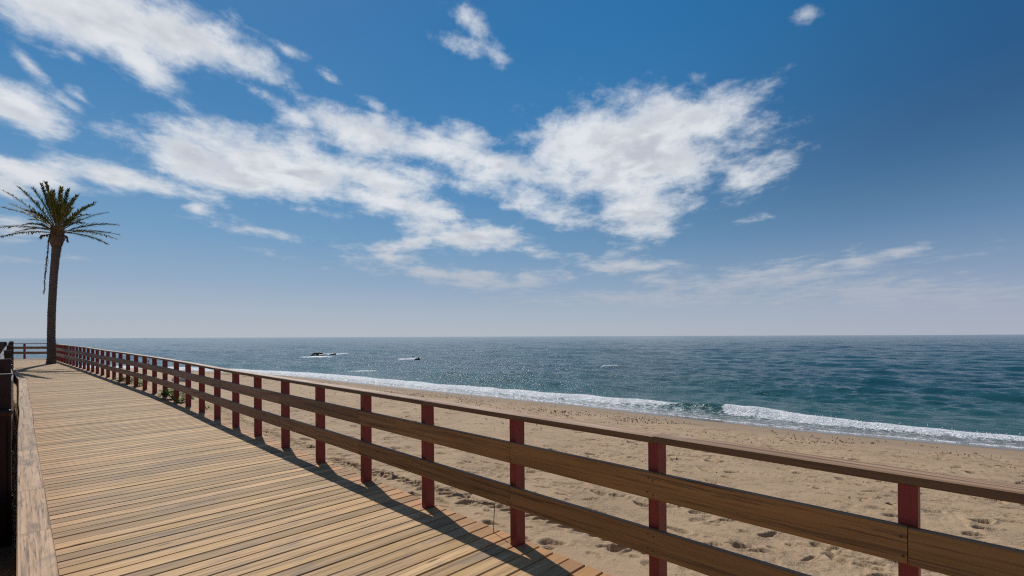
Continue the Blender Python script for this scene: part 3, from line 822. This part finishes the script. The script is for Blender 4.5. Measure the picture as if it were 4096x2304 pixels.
# ------------------------------------------------------------------ boats on the horizon
M_BOAT = simple_mat('dark_hull_paint', (.05, .05, .055), .5, .2, 1)
M_BW = simple_mat('white_cabin_paint', (.45, .46, .48), .5, .1, 1)
def boat(px, Yd, L, lab):
    P = at(px, hor(px), Yd); P.z = SEA
    e = empty('boat', P, lab, 'boat', 'boats on the horizon')
    m = MB(); n = 9
    prev = None; i0_ = 0
    for i in range(n):
        q = i / (n - 1); xx = (q - .5) * L; b = L * .14 * (1 - abs(q * 2 - 1) ** 2.4) + .02; sheer = L * .09 * (1 + .9 * q ** 2)
        for yy, zz in ((-b, sheer), (-b * .7, -.2), (b * .7, -.2), (b, sheer)):
            m.v.append(P + Vector((xx, yy, zz))); m.w.append((0, 0, 0)); m.r.append(0)
    for i in range(n - 1):
        for j in range(3):
            m.f.append((i * 4 + j, i * 4 + j + 1, i * 4 + j + 5, i * 4 + j + 4))
        m.f.append((i * 4 + 3, i * 4, i * 4 + 4, i * 4 + 7))
    m.build('hull', M_BOAT, e)
    m = MB(); m.prism(P + Vector((-L * .22, 0, L * .1)), P + Vector((L * .12, 0, L * .1)), (0, 1, 0), UP, cham(-L * .08, L * .08, 0, L * .13, L * .01)); m.build('cabin', M_BW, e)
    m = MB(); m.tube([P + Vector((-.05 * L, 0, L * .22)), P + Vector((-.05 * L, 0, L * .40))], L * .012, 6); m.build('mast', M_BOAT, e)
boat(583, 2600, 8.5, 'tiny dark boat on the horizon above the fence, right of the palm trunk')
boat(115, 2800, 4.5, 'tiniest dark boat speck on the horizon beside the palm trunk')

# ------------------------------------------------------------------ palm
PALM = at(204, 1451, 26.8); PALM.z = Z_deck(33) - .02
palm = empty('palm_tree', PALM, 'tall palm with a bare curved trunk growing through the far boardwalk', 'palm tree')
M_TRUNK, t, p = material('palm_bark')
w_ = t.attr('wood')
rg = t.noise(t.mapping(w_, scale=(26, 2.5, 1)), 1, 5, .65); pt = t.noise(t.mapping(w_, scale=(2.5, 5, 1)), 1, 5, .6)
c = t.mix(t.rng(rg, .35, .65), (.085, .062, .048, 1), (.165, .125, .098, 1)); c = t.mix(t.math('MULTIPLY', t.rng(pt, .55, .7), .7), c, (.07, .05, .04, 1))
t.put(p.inputs['Base Color'], c); p.inputs['Roughness'].default_value = .9
t.put(p.inputs['Normal'], t.bump(rg, .05, 1.0))
def leaf_mat(name, c0, c1, trans=.25):
    m, t, p = material(name)
    r = t.attr('rnd', 'Fac'); g = t.node('ShaderNodeNewGeometry').outputs['Position']
    v = t.math('ADD', t.math('MULTIPLY', r, .6), t.math('MULTIPLY', t.noise(g, 1.5, 3), .4))
    c = t.mix(t.rng(v, .15, .85), (*c0, 1), (*c1, 1))
    t.put(p.inputs['Base Color'], c); p.inputs['Roughness'].default_value = .75; p.inputs['Specular IOR Level'].default_value = .15
    tr = t.node('ShaderNodeBsdfTranslucent', {0: c})
    mx = t.node('ShaderNodeMixShader', {0: trans, 1: p.outputs[0], 2: tr.outputs[0]})
    out = m.node_tree.nodes['Material Output']; t.l.new(mx.outputs[0], out.inputs[0])
    return m
M_FROND = leaf_mat('palm_frond_green', (.060, .070, .016), (.135, .125, .036))
M_RACH = simple_mat('palm_frond_stalk', (.21, .15, .05), .6, .3, 3)
M_DEAD = simple_mat('dry_palm_frond', (.10, .065, .045), .85, .35, 6)
M_BOOT = simple_mat('palm_leaf_bases', (.15, .09, .055), .9, .5, 12, bump=.04)
pts = []; rad = []
keyz = [(1452, 204, 15.5), (1425, 206, 13.8), (1340, 205, 13.0), (1250, 207, 12.6), (1180, 211, 12.4), (1100, 216, 12.6), (1040, 222, 13.2), (975, 227, 13.8), (945, 229, 15)]
def interp_px(y):
    ys = [k[0] for k in keyz][::-1]; return float(np.interp(y, ys, [k[1] for k in keyz][::-1])), float(np.interp(y, ys, [k[2] for k in keyz][::-1]))
NP = 150
for i in range(NP):
    y = 1456 - i / (NP - 1) * (1456 - 940); x, hw = interp_px(y)
    P = at(x, y, 26.8); ring = .010 * (1 if i % 2 else -1) + random.uniform(-.006, .006)
    pts.append(P); rad.append(hw * 26.8 / F + ring)
m = MB(); m.tube(pts, rad, 28); m.build('trunk', M_TRUNK, palm, smooth=True)
CR = at(232, 928, 26.8)
def frond(mb_l, mb_r, base, tip, lift, L_leaf, rnd, nseg=44, droop=0.0, dens=1.0):
    """pinnate frond on a bezier rachis"""
    ctrl = base + (tip - base) * .5 + Vector((0, 0, lift))
    P = [(base * (1 - q) ** 2 + ctrl * 2 * q * (1 - q) + tip * q * q) for q in np.linspace(0, 1, nseg)]
    mb_r.tube(P, [.032 * (1 - .88 * i / (nseg - 1)) for i in range(nseg)], 5)
    for i in range(5, nseg - 1):
        q = i / (nseg - 1); d = (P[i + 1] - P[i - 1]).normalized()
        side = d.cross(UP)
        if side.length < .2: side = d.cross(Vector((1, 0, 0)))
        side.normalize(); nrm = side.cross(d)
        env = min(1, (q - .08) * 4.5) * (1 - .55 * max(0, q - .5) / .5)
        for sg in (-1, 1):
            for rep in range(3):
                if random.random() > dens: continue
                o = P[i] + d * random.uniform(-.03, .03)
                dirv = (d * random.uniform(.85, 1.25) + side * sg * random.uniform(.30, .60) + nrm * random.uniform(-.2, .62)).normalized()
                ln = L_leaf * env * random.uniform(.75, 1.15)
                tipv = o + dirv * ln + Vector((0, 0, -.10 * ln - droop * ln * random.random()))
                wv_ = (dirv.cross(nrm)).normalized() * .019
                mid = o + (tipv - o) * .5 + Vector((0, 0, .02 * ln))
                rr_ = min(1, max(0, rnd + random.uniform(-.2, .2)))
                mb_l.poly([o - wv_ * .6, mid - wv_, tipv, mid + wv_, o + wv_ * .6], r=rr_)
TIPS = [(45,265),(230,210),(430,235),(540,175),(597,165),(690,255),(800,225),(890,245),(1005,325),(1245,415),(1225,445),(1400,548),(1160,575),(1540,710),(1110,685),(1550,835),(1520,890),(1385,950),(-20,470),(125,435),(-70,745),(10,862),(300,700),(380,640),(655,300),(850,420),(210,800),(1060,640),(330,520),(960,480)]
ml, mr = MB(), MB()
for i, (tx, ty) in enumerate(TIPS):
    px, py = tx / 3.22, ty / 3.22 + 680
    d2 = math.hypot(px - 232, py - 928) * 26.8 / F
    Lf = 3.6 if i < 22 else 3.0
    if py < 800: Lf = min(Lf, max(d2, 2.95))
    dep = math.sqrt(max(0, Lf ** 2 - d2 ** 2)) * (1 if i % 2 else -1) * .9
    Yt = 26.8 + dep
    tip = at(px, py, Yt)
    base = CR + Vector((random.uniform(-.1, .1), random.uniform(-.1, .1), random.uniform(-.12, .1)))
    up_ = (tip.z - CR.z) / 3.4
    lift = .30 + .25 * max(0, .7 - abs(up_ - .25)) if up_ < .75 else .10
    frond(ml, mr, base, tip, lift, .42 if up_ < .5 else .42, random.random() * .7 + .1, droop=.25 if up_ < .1 else .1, dens=.8)
ml.v += []; crown = ml.build('crown', M_FROND, palm); mr.build('frond_stalk', M_RACH, crown)
# old leaf bases under the crown
m = MB()
for i in range(70):
    a = random.uniform(0, 6.28); z0 = random.uniform(-.62, .15); rr0 = .16 + .10 * random.random()
    o = CR + Vector((math.cos(a) * rr0 * .6 - .03, math.sin(a) * rr0 * .6, z0)); e_ = o + Vector((math.cos(a) * .17, math.sin(a) * .17, random.uniform(.1, .34)))
    m.tube([o, (o + e_) / 2 + Vector((math.cos(a), math.sin(a), 0)) * .03, e_], [.05, .06, .018], 6)
pk = [at(226, 990, 26.8), at(227, 975, 26.8), at(229, 962, 26.8), at(231, 945, 26.8), at(232, 930, 26.8)]
m.tube(pk, [.20, .27, .29, .25, .12], 14)
m.build('leaf_bases', M_BOOT, palm, smooth=True)
# one long and one short dead frond hanging down
def dead(pix, Yd, ll, dens):
    a, b = MB(), MB()
    P = [at(x, y, Yd) for x, y in pix]
    pp = []
    for i in range(40):
        q = i / 39 * (len(P) - 1); k = min(int(q), len(P) - 2); pp.append(P[k].lerp(P[k + 1], q - k))
    b.tube(pp, [.022 * (1 - .6 * i / 39) for i in range(40)], 5)
    for i in range(3, 39):
        for rep in range(3):
            if random.random() > dens: continue
            o = pp[i]; dv = Vector((random.choice((-1, 1)) * random.uniform(.15, .4), random.uniform(-.4, .4), -1)).normalized()
            tp = o + dv * ll * random.uniform(.6, 1.1); wv_ = Vector((.018, .010, 0)); a.poly([o - wv_, tp, o + wv_])
    f_ = b.build('dead_frond', M_DEAD, palm); a.build('dry_leaflets', M_DEAD, f_)
dead([(214, 935), (198, 945), (195, 975), (188, 1040), (181, 1100), (177, 1178)], 26.6, .25, 1.0)
dead([(240, 950), (247, 962), (245, 990), (240, 1010), (236, 1028)], 26.6, .17, .9)
dead([(256, 940), (270, 945), (273, 962)], 26.5, .2, .9)
dead([(215, 932), (190, 938), (166, 940), (161, 950)], 26.5, .2, .6)

# ------------------------------------------------------------------ weeds through the deck edge, reed
M_WEED = leaf_mat('weed_leaf_green', (.07, .15, .014), (.19, .33, .03), .45)
M_STEM = simple_mat('weed_stem', (.10, .11, .04), .7, .3, 20)
M_PINK = leaf_mat('pink_petals', (.55, .33, .50), (.72, .55, .70), .3)
M_YEL = leaf_mat('yellow_petals', (.70, .50, .03), (.80, .62, .06), .3)
def weed(s, off, rad_, hgt, nl, nf, lab, fmat=M_PINK, stalk=0.0):
    c = fl(s, off, -.06 if off < -.13 else 0.0)
    e = empty('flowering_weed', c, lab, 'weed', 'flowering weeds along the boardwalk edge')
    st, lf, fw = MB(), MB(), MB()
    ends = []
    for i in range(max(6, nl // 14)):
        a = random.uniform(0, 6.28); q = math.sqrt(random.random()) * rad_
        tp = c + Vector((math.cos(a) * q, math.sin(a) * q, hgt * random.uniform(.35, 1) * (1 - .4 * q / rad_)))
        md = c + (tp - c) * .5 + UP * hgt * .12
        st.tube([c, md, tp], [.004, .003, .002], 4); ends.append((md, tp))
    for i in range(nl):
        md, tp = random.choice(ends); o = md.lerp(tp, random.random() ** .6) + Vector((random.gauss(0, .025), random.gauss(0, .025), random.gauss(0, .015)))
        a = random.uniform(0, 6.28); ln = random.uniform(.035, .075)
        dv = Vector((math.cos(a), math.sin(a), random.uniform(-.3, .6))).normalized(); sd_ = dv.cross(UP).normalized() * ln * .42
        lf.poly([o, o + dv * ln * .4 - sd_, o + dv * ln, o + dv * ln * .4 + sd_], r=random.random())
    for i in range(nf):
        md, tp = random.choice(ends); o = tp + Vector((random.gauss(0, .03), random.gauss(0, .03), random.uniform(.01, .05)))
        if stalk: o = c + Vector((random.gauss(0, .03), random.gauss(0, .03), stalk * random.uniform(.7, 1)))
        st.tube([tp if not stalk else c, o], .002, 4)
        for k in range(5):
            a = k * 1.257 + random.random() * .3; dv = Vector((math.cos(a), math.sin(a), .45)).normalized() * .020; sd_ = Vector((-math.sin(a), math.cos(a), 0)) * .009
            fw.poly([o, o + dv * .6 - sd_, o + dv, o + dv * .6 + sd_], r=random.random())
    f_ = lf.build('foliage', M_WEED, e); st.build('stem', M_STEM, e)
    if nf: fw.build('blossoms', fmat, e)
weed(12.55, -.10, .36, .36, 620, 30, 'largest bushy green weed with pink flowers, spreading between two red posts')
weed(11.60, -.20, .26, .32, 320, 16, 'upright green weed with pink flowers one gap nearer than the largest weed')
weed(13.6, -.16, .16, .30, 60, 5, 'thin weed with yellow flowers on tall stalks beside the largest weed', M_YEL, .42)
weed(18.1, -.08, .42, .34, 480, 18, 'farther bushy weed with pink flowers sprawling onto the boardwalk')
weed(16.9, -.18, .26, .34, 260, 12, 'small upright weed with pink flowers just in front of the farther bushy weed')
weed(10.25, -.30, .10, .12, 40, 6, 'tiny weed with a few pink flowers alone in the sand by the fence')
M_REED = simple_mat('green_reed', (.045, .075, .022), .5, .2, 8)
rb = fl(.42, -.02); rb.z = -.01
reed = empty('reed', at(1971, 2129, 4.03), 'single thin green reed growing up between the deck boards beside a red post', 'reed')
reed.location.z = -.01
b0 = reed.location
m = MB(); m.tube([b0, b0 + Vector((.004, 0, .12)), b0 + Vector((.012, 0, .26)), b0 + Vector((.02, .005, .40))], [.0035, .0035, .003, .0015], 6); m.build('stalk', M_REED, reed, smooth=True)
m = MB(); m.tube([b0 + Vector((.009, 0, .20)), b0 + Vector((.004, 0, .235)), b0 + Vector((-.002, 0, .262))], [.003, .003, .001], 6); m.build('shoot', M_REED, reed, smooth=True)
reed2 = MB(); c2 = fl(.055, -.125); reed2.tube([c2, c2 + Vector((.002, 0, .05)), c2 + Vector((.0, 0, .11))], [.003, .0025, .001], 5)
o = reed2.build('grass_blade', M_REED); tag(o, 'short green blade poking up against the foot of a red post next to the reed', 'grass blade')

# ------------------------------------------------------------------ pale block on the sand
M_BLOCK = simple_mat('chipped_white_concrete', (.55, .55, .53), .9, .3, 9, bump=.03)
bp = at(722, 1527, 21.0); 
m = MB(); bz = -.36
m.prism((bp.x - .27, bp.y, bz), (bp.x + .27, bp.y + .05, bz), (.1, .995, 0), UP, cham(-.16, .16, -.06, .27, .045)); 
blk = m.build('concrete_block', M_BLOCK); tag(blk, 'rough whitewashed concrete block lying on the sand beyond the red fence', 'block')

# ------------------------------------------------------------------ bather bending at the water's edge
M_SKIN = simple_mat('tanned_skin', (.28, .14, .09), .6, .1, 4)
M_HAIR = simple_mat('dark_hair', (.02, .014, .012), .6, .2, 20)
M_SUIT = simple_mat('red_swimwear', (.20, .02, .025), .7, .1, 10)
px_, py_ = 577, 1473.5
pb = sea_pt(px_, py_); k_ = 1.0
def skin_body(name, verts, edges, radii, mat, parent):
    me = bpy.data.meshes.new(name); me.from_pydata([Vector(v) for v in verts], edges, []); me.materials.append(mat)
    o = link(name, me, parent, wloc(parent))
    sm = o.modifiers.new('skin', 'SKIN'); sm.use_smooth_shade = True
    for i, r_ in enumerate(radii): me.skin_vertices[0].data[i].radius = (r_, r_)
    me.skin_vertices[0].data[0].use_root = True
    ss_ = o.modifiers.new('sub', 'SUBSURF'); ss_.levels = 1; ss_.render_levels = 2
    return o
per = empty('person', (pb.x, pb.y, SEA + .0), 'small figure in red swimwear bending over at the water edge, glimpsed between red posts', 'person')
V_ = [(0, 0, .42), (.05, 0, .50), (.15, 0, .58), (.22, 0, .62), (.27, 0, .62),      # pelvis, waist, chest, shoulders, neck
      (0, .07, .40), (.03, .08, .21), (0, .085, .03), (.08, .085, .02),
      (0, -.07, .40), (.04, -.09, .21), (.02, -.09, .03), (.10, -.09, .02),
      (.22, .11, .60), (.25, .13, .44), (.29, .11, .30), (.30, .10, .25),
      (.22, -.11, .60), (.26, -.13, .44), (.30, -.11, .30), (.31, -.10, .25), (.32, 0, .62)]
E_ = [(0, 1), (1, 2), (2, 3), (3, 4), (4, 21), (0, 5), (5, 6), (6, 7), (7, 8), (0, 9), (9, 10), (10, 11), (11, 12), (3, 13), (13, 14), (14, 15), (15, 16), (3, 17), (17, 18), (18, 19), (19, 20)]
R_ = [.085, .075, .085, .07, .035, .06, .042, .03, .02, .06, .042, .03, .02, .035, .028, .022, .018, .035, .028, .022, .018, .05]
skin_body('body', V_, E_, R_, M_SKIN, per)
skin_body('swimwear', [(-.005, 0, .425), (.04, 0, .49), (0, .06, .37), (0, -.06, .37)], [(0, 1), (0, 2), (0, 3)], [.095, .085, .07, .07], M_SUIT, per)
skin_body('hair', [(.335, 0, .635), (.36, 0, .67), (.33, 0, .69)], [(0, 1), (1, 2)], [.07, .075, .06], M_HAIR, per)

# ------------------------------------------------------------------ strand line litter on the sand
M_WRACK = simple_mat('dry_seaweed', (.095, .058, .036), .9, .5, 30)
m = MB()
for i in range(7500):
    a_len = random.uniform(xs_al[0] - 14, xs_al[5] + 16)
    g_ = random.random()
    wq = -(random.gauss(2.9, .5) if g_ < .62 else (1.3 + random.random() ** 1.6 * 6.5))
    if -wq < 1.0: continue
    p_ = sh_point(a_len, wq)
    z = float(sand_base(np.array([-wq]))[0])
    if vnoise(np.array([p_[0] * .9]), np.array([p_[1] * .9]), 5)[0] < .36: continue
    ln = random.uniform(.010, .034) * (2.0 if random.random() < .05 else 1); a = random.uniform(0, 3.14)
    dv = Vector((math.cos(a), math.sin(a), 0)) * ln; sd_ = Vector((-math.sin(a), math.cos(a), 0)) * ln * random.uniform(.15, .5)
    c_ = Vector((p_[0], p_[1], z + random.uniform(.0, .012))); h_ = UP * random.uniform(.006, .022)
    m.poly([c_ - dv - UP * .02, c_ + sd_ + h_ * .3, c_ + h_]); m.poly([c_ + sd_ + h_ * .3, c_ + dv - UP * .02, c_ + h_])
    m.poly([c_ + dv - UP * .02, c_ - sd_ - UP * .01, c_ + h_]); m.poly([c_ - sd_ - UP * .01, c_ - dv - UP * .02, c_ + h_])
wk = m.build('seaweed_litter', M_WRACK); tag(wk, kind='stuff')

S.cycles.use_denoising = False
S.cycles.max_bounces = 6
S.cycles.pixel_filter_type = 'BLACKMAN_HARRIS'; S.cycles.filter_width = 1.2
S.cycles.sample_clamp_direct = 5
S.cycles.sample_clamp_indirect = 8
